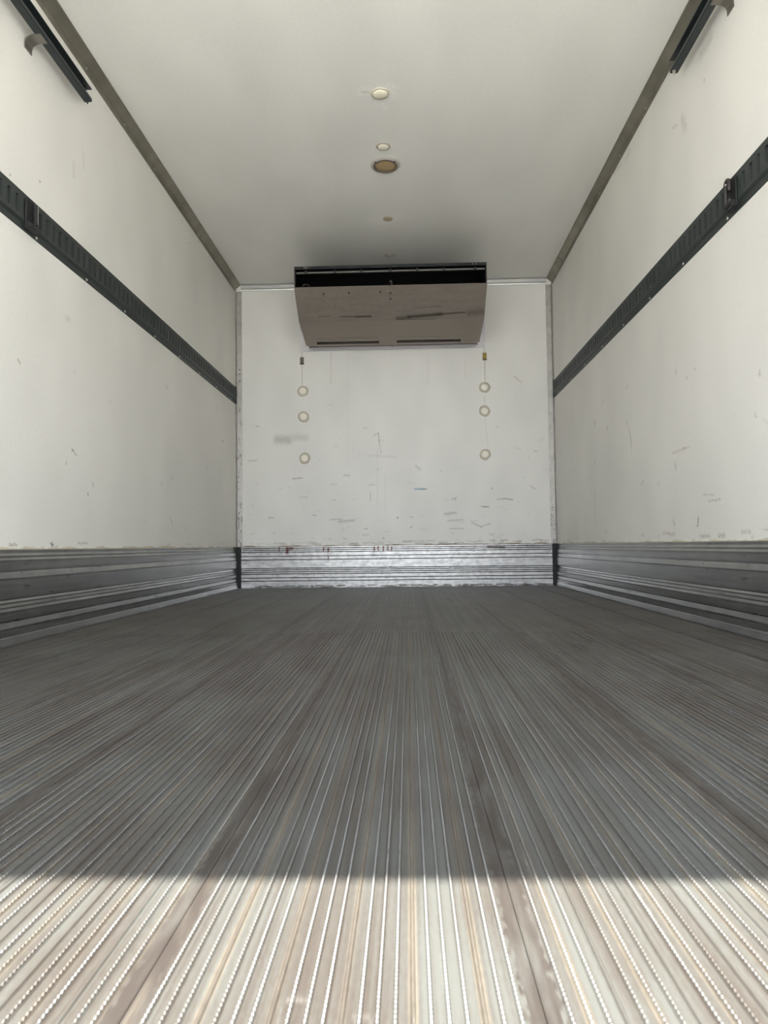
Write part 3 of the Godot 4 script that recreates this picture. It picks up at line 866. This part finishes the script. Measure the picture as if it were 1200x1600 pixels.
func build_load_rails() -> void:
	var rivet := MB.new()
	rivet.lathe([Vector2(0.006, 0.0), Vector2(0.0055, 0.0015), Vector2(0.003, 0.003), Vector2(0.0, 0.0033)], Vector3.ZERO, Vector3.RIGHT, 12)
	var rivet_mesh := rivet.mesh()
	for s in 2:
		var x := XL if s == 0 else XR
		var d := 1.0 if s == 0 else -1.0
		var y0 := 1.419 if s == 0 else 1.425
		var yt := y0 + 0.134
		var t := thing("load_rail", "slotted dark grey load rail holding a " + ("black clip with a bright edge" if s == 0 else "black clip with a loop handle"), "rail", Vector3(x, y0, -2.9), "slotted load rails on the side walls")
		var z0 := -0.3
		var z1 := ZB + 0.024
		var m := MB.new()
		var p := func(off: float, y: float, z: float) -> Vector3: return Vector3(d * off, y, z + 2.9)
		var face := func(a: Vector3, b: Vector3, c: Vector3, e: Vector3) -> void:
			if s == 0:
				m.quad(a, b, c, e)
			else:
				m.quad(a, e, c, b)
		# long strips: lower flange, shoulder, then upper shoulder and flange
		var prof := [Vector2(0.0, 0.0), Vector2(0.003, 0.001), Vector2(0.003, 0.022), Vector2(0.0115, 0.030), Vector2(0.0115, 0.042)]
		for i in prof.size() - 1:
			var a: Vector2 = prof[i]
			var b: Vector2 = prof[i + 1]
			face.call(p.call(a.x, a.y, z0), p.call(a.x, a.y, z1), p.call(b.x, b.y, z1), p.call(b.x, b.y, z0))
			face.call(p.call(b.x, 0.134 - b.y * (0.7 if b.y > 0.02 else 1.0), z0), p.call(b.x, 0.134 - b.y * (0.7 if b.y > 0.02 else 1.0), z1), p.call(a.x, 0.134 - a.y * (0.7 if a.y > 0.02 else 1.0), z1), p.call(a.x, 0.134 - a.y * (0.7 if a.y > 0.02 else 1.0), z0))
		var lo := 0.042
		var hi := 0.134 - 0.042 * 0.7
		# slotted web, one cell for each slot: real openings with depth
		var cells := int((z0 - z1) / 0.0508)
		var sw := 0.0095
		for k in cells + 1:
			var za := z0 - 0.0508 * k
			var zb := maxf(za - 0.0508, z1)
			var mid := za - 0.0254
			if zb - mid > -sw:
				face.call(p.call(0.0115, lo, za), p.call(0.0115, lo, zb), p.call(0.0115, hi, zb), p.call(0.0115, hi, za))
				continue
			var sa := mid + sw
			var sb := mid - sw
			var cl := lo + 0.002
			var ch := hi - 0.002
			face.call(p.call(0.0115, lo, za), p.call(0.0115, lo, sa), p.call(0.0115, hi, sa), p.call(0.0115, hi, za))
			face.call(p.call(0.0115, lo, sb), p.call(0.0115, lo, zb), p.call(0.0115, hi, zb), p.call(0.0115, hi, sb))
			face.call(p.call(0.0115, lo, sa), p.call(0.0115, lo, sb), p.call(0.0115, cl, sb), p.call(0.0115, cl, sa))
			face.call(p.call(0.0115, ch, sa), p.call(0.0115, ch, sb), p.call(0.0115, hi, sb), p.call(0.0115, hi, sa))
			face.call(p.call(0.0115, cl, sa), p.call(0.002, cl, sa), p.call(0.002, ch, sa), p.call(0.0115, ch, sa))
			face.call(p.call(0.0115, cl, sb), p.call(0.0115, ch, sb), p.call(0.002, ch, sb), p.call(0.002, cl, sb))
			face.call(p.call(0.0115, ch, sa), p.call(0.002, ch, sa), p.call(0.002, ch, sb), p.call(0.0115, ch, sb))
			face.call(p.call(0.0115, cl, sa), p.call(0.0115, cl, sb), p.call(0.002, cl, sb), p.call(0.002, cl, sa))
		put("slotted_plate", m.mesh(), steel_dark, t)
		m = MB.new()
		m.box(Vector3(minf(d * 0.0005, d * 0.002), 0.02, z1 + 2.9), Vector3(maxf(d * 0.0005, d * 0.002), 0.115, z0 + 2.9))
		put("backing", m.mesh(), steel_dark, t)
		m = MB.new()
		m.box(Vector3(minf(0, d * 0.014), 0.0, z1 + 2.898), Vector3(maxf(0, d * 0.014), 0.134, z1 + 2.902))
		put("end_cap", m.mesh(), steel_dark, t)
		for k in 13:
			var r := put("rivet", rivet_mesh, screw_mat, t)
			r.position = Vector3(d * 0.003, 0.009, -2.5 + 0.405 * (5 - k) + 2.9)
			if s == 1:
				r.rotation.z = PI
	build_clips()


func build_clips() -> void:
	# left: squat black clip across two slots, a bright metal edge on its tongue
	var t := thing("tie_clip", "squat black clip with a bright metal edge latched in a slotted rail", "clip", Vector3(XL + 0.0116, 1.427, -2.437), "tie-down clips on the load rails")
	var m := MB.new()
	m.bar(Vector3(0, 0.0, -0.036), Vector3(0.008, 0.1, 0.036), 0.002, 1)
	put("body", m.mesh(), black, t)
	m = MB.new()
	m.bar(Vector3(0.008, 0.022, -0.018), Vector3(0.02, 0.096, -0.006), 0.003, 1)
	var tongue := put("tongue", m.mesh(), black, t)
	m = MB.new()
	m.bar(Vector3(0.0195, 0.03, -0.0185), Vector3(0.0212, 0.094, -0.0165), 0.0004, 1)
	put("bright_edge", m.mesh(), alu, tongue)
	m = MB.new()
	m.extrude([Vector2(0.008, 0.0), Vector2(0.026, 0.003), Vector2(0.022, 0.016), Vector2(0.008, 0.024)], Vector3(0, 0, -0.03), Vector3.RIGHT, Vector3.UP, Vector3(0, 0, 0.06))
	put("foot", m.mesh(), black, t)
	# right: clip with an upright loop handle
	var loop_mat := mat(Color(0.13, 0.105, 0.1), 0.45)
	t = thing("tie_clip", "dark clip with an upright loop handle latched in a slotted rail", "clip", Vector3(XR - 0.0116, 1.432, -2.43), "tie-down clips on the load rails")
	m = MB.new()
	m.bar(Vector3(-0.006, 0.004, -0.034), Vector3(0.0, 0.104, 0.03), 0.002, 1)
	put("body", m.mesh(), black, t)
	m = MB.new()
	var path: Array = []
	for k in 41:
		var a := TAU * k / 40.0
		path.append(Vector3(-0.02, 0.058 + signf(sin(a)) * 0.028 + sin(a) * 0.015, cos(a) * 0.014))
	m.tube(path, 0.0065, 10)
	put("loop_handle", m.mesh(), loop_mat, t)
	m = MB.new()
	m.bar(Vector3(-0.022, 0.006, -0.02), Vector3(-0.005, 0.026, 0.024), 0.004, 2)
	put("foot", m.mesh(), black, t)
	m = MB.new()
	m.lathe([Vector2(0.007, 0.0), Vector2(0.006, 0.004), Vector2(0.0, 0.006)], Vector3(-0.02, 0.092, -0.012), Vector3.LEFT, 12)
	put("pin", m.mesh(), screw_mat, t)


func build_door_tracks() -> void:
	var track := mat(Color(0.19, 0.215, 0.22), 0.42, 0.35)
	var hook := mat(Color(0.55, 0.53, 0.5), 0.4, 0.7)
	for s in 2:
		var d := 1.0 if s == 0 else -1.0
		var x := XL if s == 0 else XR
		var len := 2.66 if s == 0 else 2.6
		var tilt := 0.0
		var t := thing("door_track", "dark steel roller door track under the ceiling above the " + ("bright-edged clip" if s == 0 else "loop-handled clip"), "track", Vector3(x + d * 0.045, 2.118 if s == 0 else 2.168, -2.8 if s == 0 else -2.815), "roller door tracks under the ceiling")
		# channel open towards the middle: web on the wall side, rolled lower lip
		var pts := [Vector2(-0.008, 0), Vector2(0.018, 0.0), Vector2(0.022, 0.003), Vector2(0.022, 0.014), Vector2(0.0195, 0.014), Vector2(0.018, 0.004), Vector2(-0.005, 0.003), Vector2(-0.005, 0.051), Vector2(0.022, 0.051), Vector2(0.022, 0.054), Vector2(-0.008, 0.054)]
		var m := MB.new()
		m.extrude(pts, Vector3.ZERO, Vector3(d, 0, 0), Vector3.UP, Vector3(0, 0, len))
		put("channel", m.mesh(), track, t)
		m = MB.new()
		m.lathe([Vector2(0.007, 0.0), Vector2(0.007, 0.006), Vector2(0.003, 0.007), Vector2(0.003, 0.016), Vector2(0.0, 0.016)], Vector3(d * 0.011, 0.0, 0.016), Vector3.DOWN, 12)
		put("end_bolt", m.mesh(), screw_mat if s == 1 else track, t)
		# hook bracket: bent strip from the web out and down beside the wall
		var zb := 0.345 if s == 0 else 0.365
		var reach := 0.045
		var strip := [Vector2(0.014, -0.003), Vector2(-0.015, -0.004), Vector2(-0.024, -0.006), Vector2(0.009 - reach, -0.013), Vector2(0.004 - reach, -0.024), Vector2(0.003 - reach, -0.045), Vector2(-reach, -0.045), Vector2(-reach, -0.02), Vector2(0.004 - reach, -0.010), Vector2(-0.024, -0.002), Vector2(-0.015, 0.0), Vector2(0.014, 0.0)]
		strip.reverse()
		m = MB.new()
		m.extrude(strip, Vector3(0, 0, zb), Vector3(d, 0, 0), Vector3.UP, Vector3(0, 0, 0.048))
		put("hook_bracket", m.mesh(), hook, t)


func build_ceiling_fittings() -> void:
	# round lamp, off
	var t := thing("ceiling_lamp", "round flush ceiling lamp, unlit, amber lens in a grey ring", "lamp", Vector3(-0.097, YC, -3.781))
	var m := MB.new()
	m.lathe([Vector2(0.079, 0.0), Vector2(0.079, 0.006), Vector2(0.074, 0.011), Vector2(0.066, 0.012), Vector2(0.064, 0.008)], Vector3.ZERO, Vector3.DOWN, 40)
	put("ring", m.mesh(), mat(Color(0.72, 0.7, 0.68), 0.4, 0.3), t)
	m = MB.new()
	m.lathe([Vector2(0.067, 0.004), Vector2(0.066, 0.0125), Vector2(0.058, 0.0135), Vector2(0.054, 0.004)], Vector3.ZERO, Vector3.DOWN, 40)
	put("gasket", m.mesh(), mat(Color(0.4, 0.35, 0.3), 0.7), t)
	m = MB.new()
	m.lathe([Vector2(0.056, 0.006), Vector2(0.045, 0.010), Vector2(0.025, 0.0125), Vector2(0.0, 0.0135)], Vector3.ZERO, Vector3.DOWN, 40)
	put("lens", m.mesh(), mat(Color(0.66, 0.56, 0.4), 0.25), t)
	for a in [0.75, 2.4]:
		m = MB.new()
		m.lathe([Vector2(0.005, 0.0), Vector2(0.004, 0.003), Vector2(0.0, 0.004)], Vector3(cos(a) * 0.07, -0.011, sin(a) * 0.07), Vector3.DOWN, 10)
		put("screw", m.mesh(), mat(Color(0.2, 0.19, 0.18), 0.5), t)
	# plugs along the ridge of the roof
	var dome := [Vector2(0.033, 0.0), Vector2(0.033, 0.004), Vector2(0.028, 0.009), Vector2(0.016, 0.0125), Vector2(0.0, 0.0135)]
	var spec := [
		[-0.101, -3.172, "domed cream ceiling plug set in the widest smear of putty", 1.0],
		[-0.102, -3.607, "small cream ceiling plug right beside the round lamp", 0.85],
		[-0.102, -4.427, "brownish chipped ceiling plug in a pale putty patch, between lamp and cooling unit", 0.72],
		[-0.104, -4.984, "dull grey ceiling plug just above the cooling unit", 0.85]]
	for k in 4:
		var p: Array = spec[k]
		t = thing("ceiling_plug", p[2], "plug", Vector3(p[0], YC, p[1]), "plugs along the ceiling")
		m = MB.new()
		var pts: Array = []
		for q in dome:
			pts.append(q * p[3] * (Vector2.ONE if k < 2 else Vector2(1.0, 0.55)))
		m.lathe(pts, Vector3.ZERO, Vector3.DOWN, 28, 0.0 if k < 2 else 0.05, k)
		put("cap", m.mesh(), mat([Color(0.93, 0.91, 0.82), Color(0.92, 0.9, 0.83), Color(0.72, 0.65, 0.54), Color(0.82, 0.8, 0.76)][k], 0.4), t)
		m = MB.new()
		m.lathe([Vector2(0.044, 0.0), Vector2(0.042, 0.003), Vector2(0.034, 0.004), Vector2(0.032, 0.001)].map(func(q: Vector2) -> Vector2: return q * p[3]), Vector3.ZERO, Vector3.DOWN, 36, 0.05, k * 1.7)
		put("putty_ring", m.mesh(), mat([Color(0.82, 0.79, 0.72), Color(0.7, 0.66, 0.6), Color(0.74, 0.69, 0.6), Color(0.72, 0.69, 0.64)][k], 0.7), t)


func build_bulkhead_fittings() -> void:
	# sealed bolt holes, two columns of three below the cooling unit
	var spots := [
		[-0.801, 1.515, "white wall plug in a caulk ring, first below the grey tag"], [-0.797, 1.315, "white wall plug in a caulk ring, second below the grey tag"], [-0.790, 0.993, "white wall plug in a caulk ring, lowest below the grey tag"],
		[0.598, 1.518, "white wall plug in a caulk ring, first below the yellow tag"], [0.595, 1.335, "white wall plug in a caulk ring, second below the yellow tag"], [0.594, 1.0, "white wall plug in a caulk ring, lowest below the yellow tag"]]
	for k in spots.size():
		var s: Array = spots[k]
		var t := thing("wall_plug", s[2], "plug", Vector3(s[0], s[1], ZB), "sealed plugs on the bulkhead")
		var m := MB.new()
		m.lathe([Vector2(0.028, 0.0), Vector2(0.028, 0.003), Vector2(0.024, 0.0065), Vector2(0.012, 0.0085), Vector2(0.0, 0.009)], Vector3.ZERO, Vector3(0, 0, 1), 28)
		put("cap", m.mesh(), plug_white, t)
		m = MB.new()
		m.lathe([Vector2(0.043, 0.0), Vector2(0.041, 0.005), Vector2(0.036, 0.0075), Vector2(0.03, 0.006), Vector2(0.027, 0.001)], Vector3(0.001, -0.001, 0), Vector3(0, 0, 1), 40, 0.06, k * 2.3)
		put("caulk_ring", m.mesh(), caulk, t)
	# small sensor tags at the lower corners of the flange
	for s in 2:
		var x := -0.805 if s == 0 else 0.603
		var y := 1.75 if s == 0 else 1.756
		var t := thing("sensor_tag", "small grey-brown tag hanging below the cooling unit flange" if s == 0 else "small yellow tag hanging below the cooling unit flange", "tag", Vector3(x, y, ZB), "tags below the cooling unit")
		var m := MB.new()
		m.bar(Vector3(-0.0145, -0.022, 0), Vector3(0.0145, 0.026, 0.012), 0.002, 1)
		put("body", m.mesh(), mat(Color(0.43, 0.38, 0.33) if s == 0 else Color(0.56, 0.48, 0.16), 0.5), t)
		m = MB.new()
		m.bar(Vector3(-0.015, -0.028, 0), Vector3(0.015, -0.0215, 0.013), 0.002, 1)
		put("base_cap", m.mesh(), mat(Color(0.2, 0.17, 0.14), 0.6), t)
		m = MB.new()
		m.tube([Vector3(0, 0.026, 0.004), Vector3(-0.002, 0.05, 0.003), Vector3(0.0, 0.072, 0.003)], 0.002, 6)
		put("lead", m.mesh(), caulk, t)
		m = MB.new()
		m.tube([Vector3(0, -0.028, 0.003), Vector3(0.001, -0.1, 0.002), Vector3(0.001, -0.19, 0.002)], 0.0016, 6)
		put("lead", m.mesh(), caulk, t)
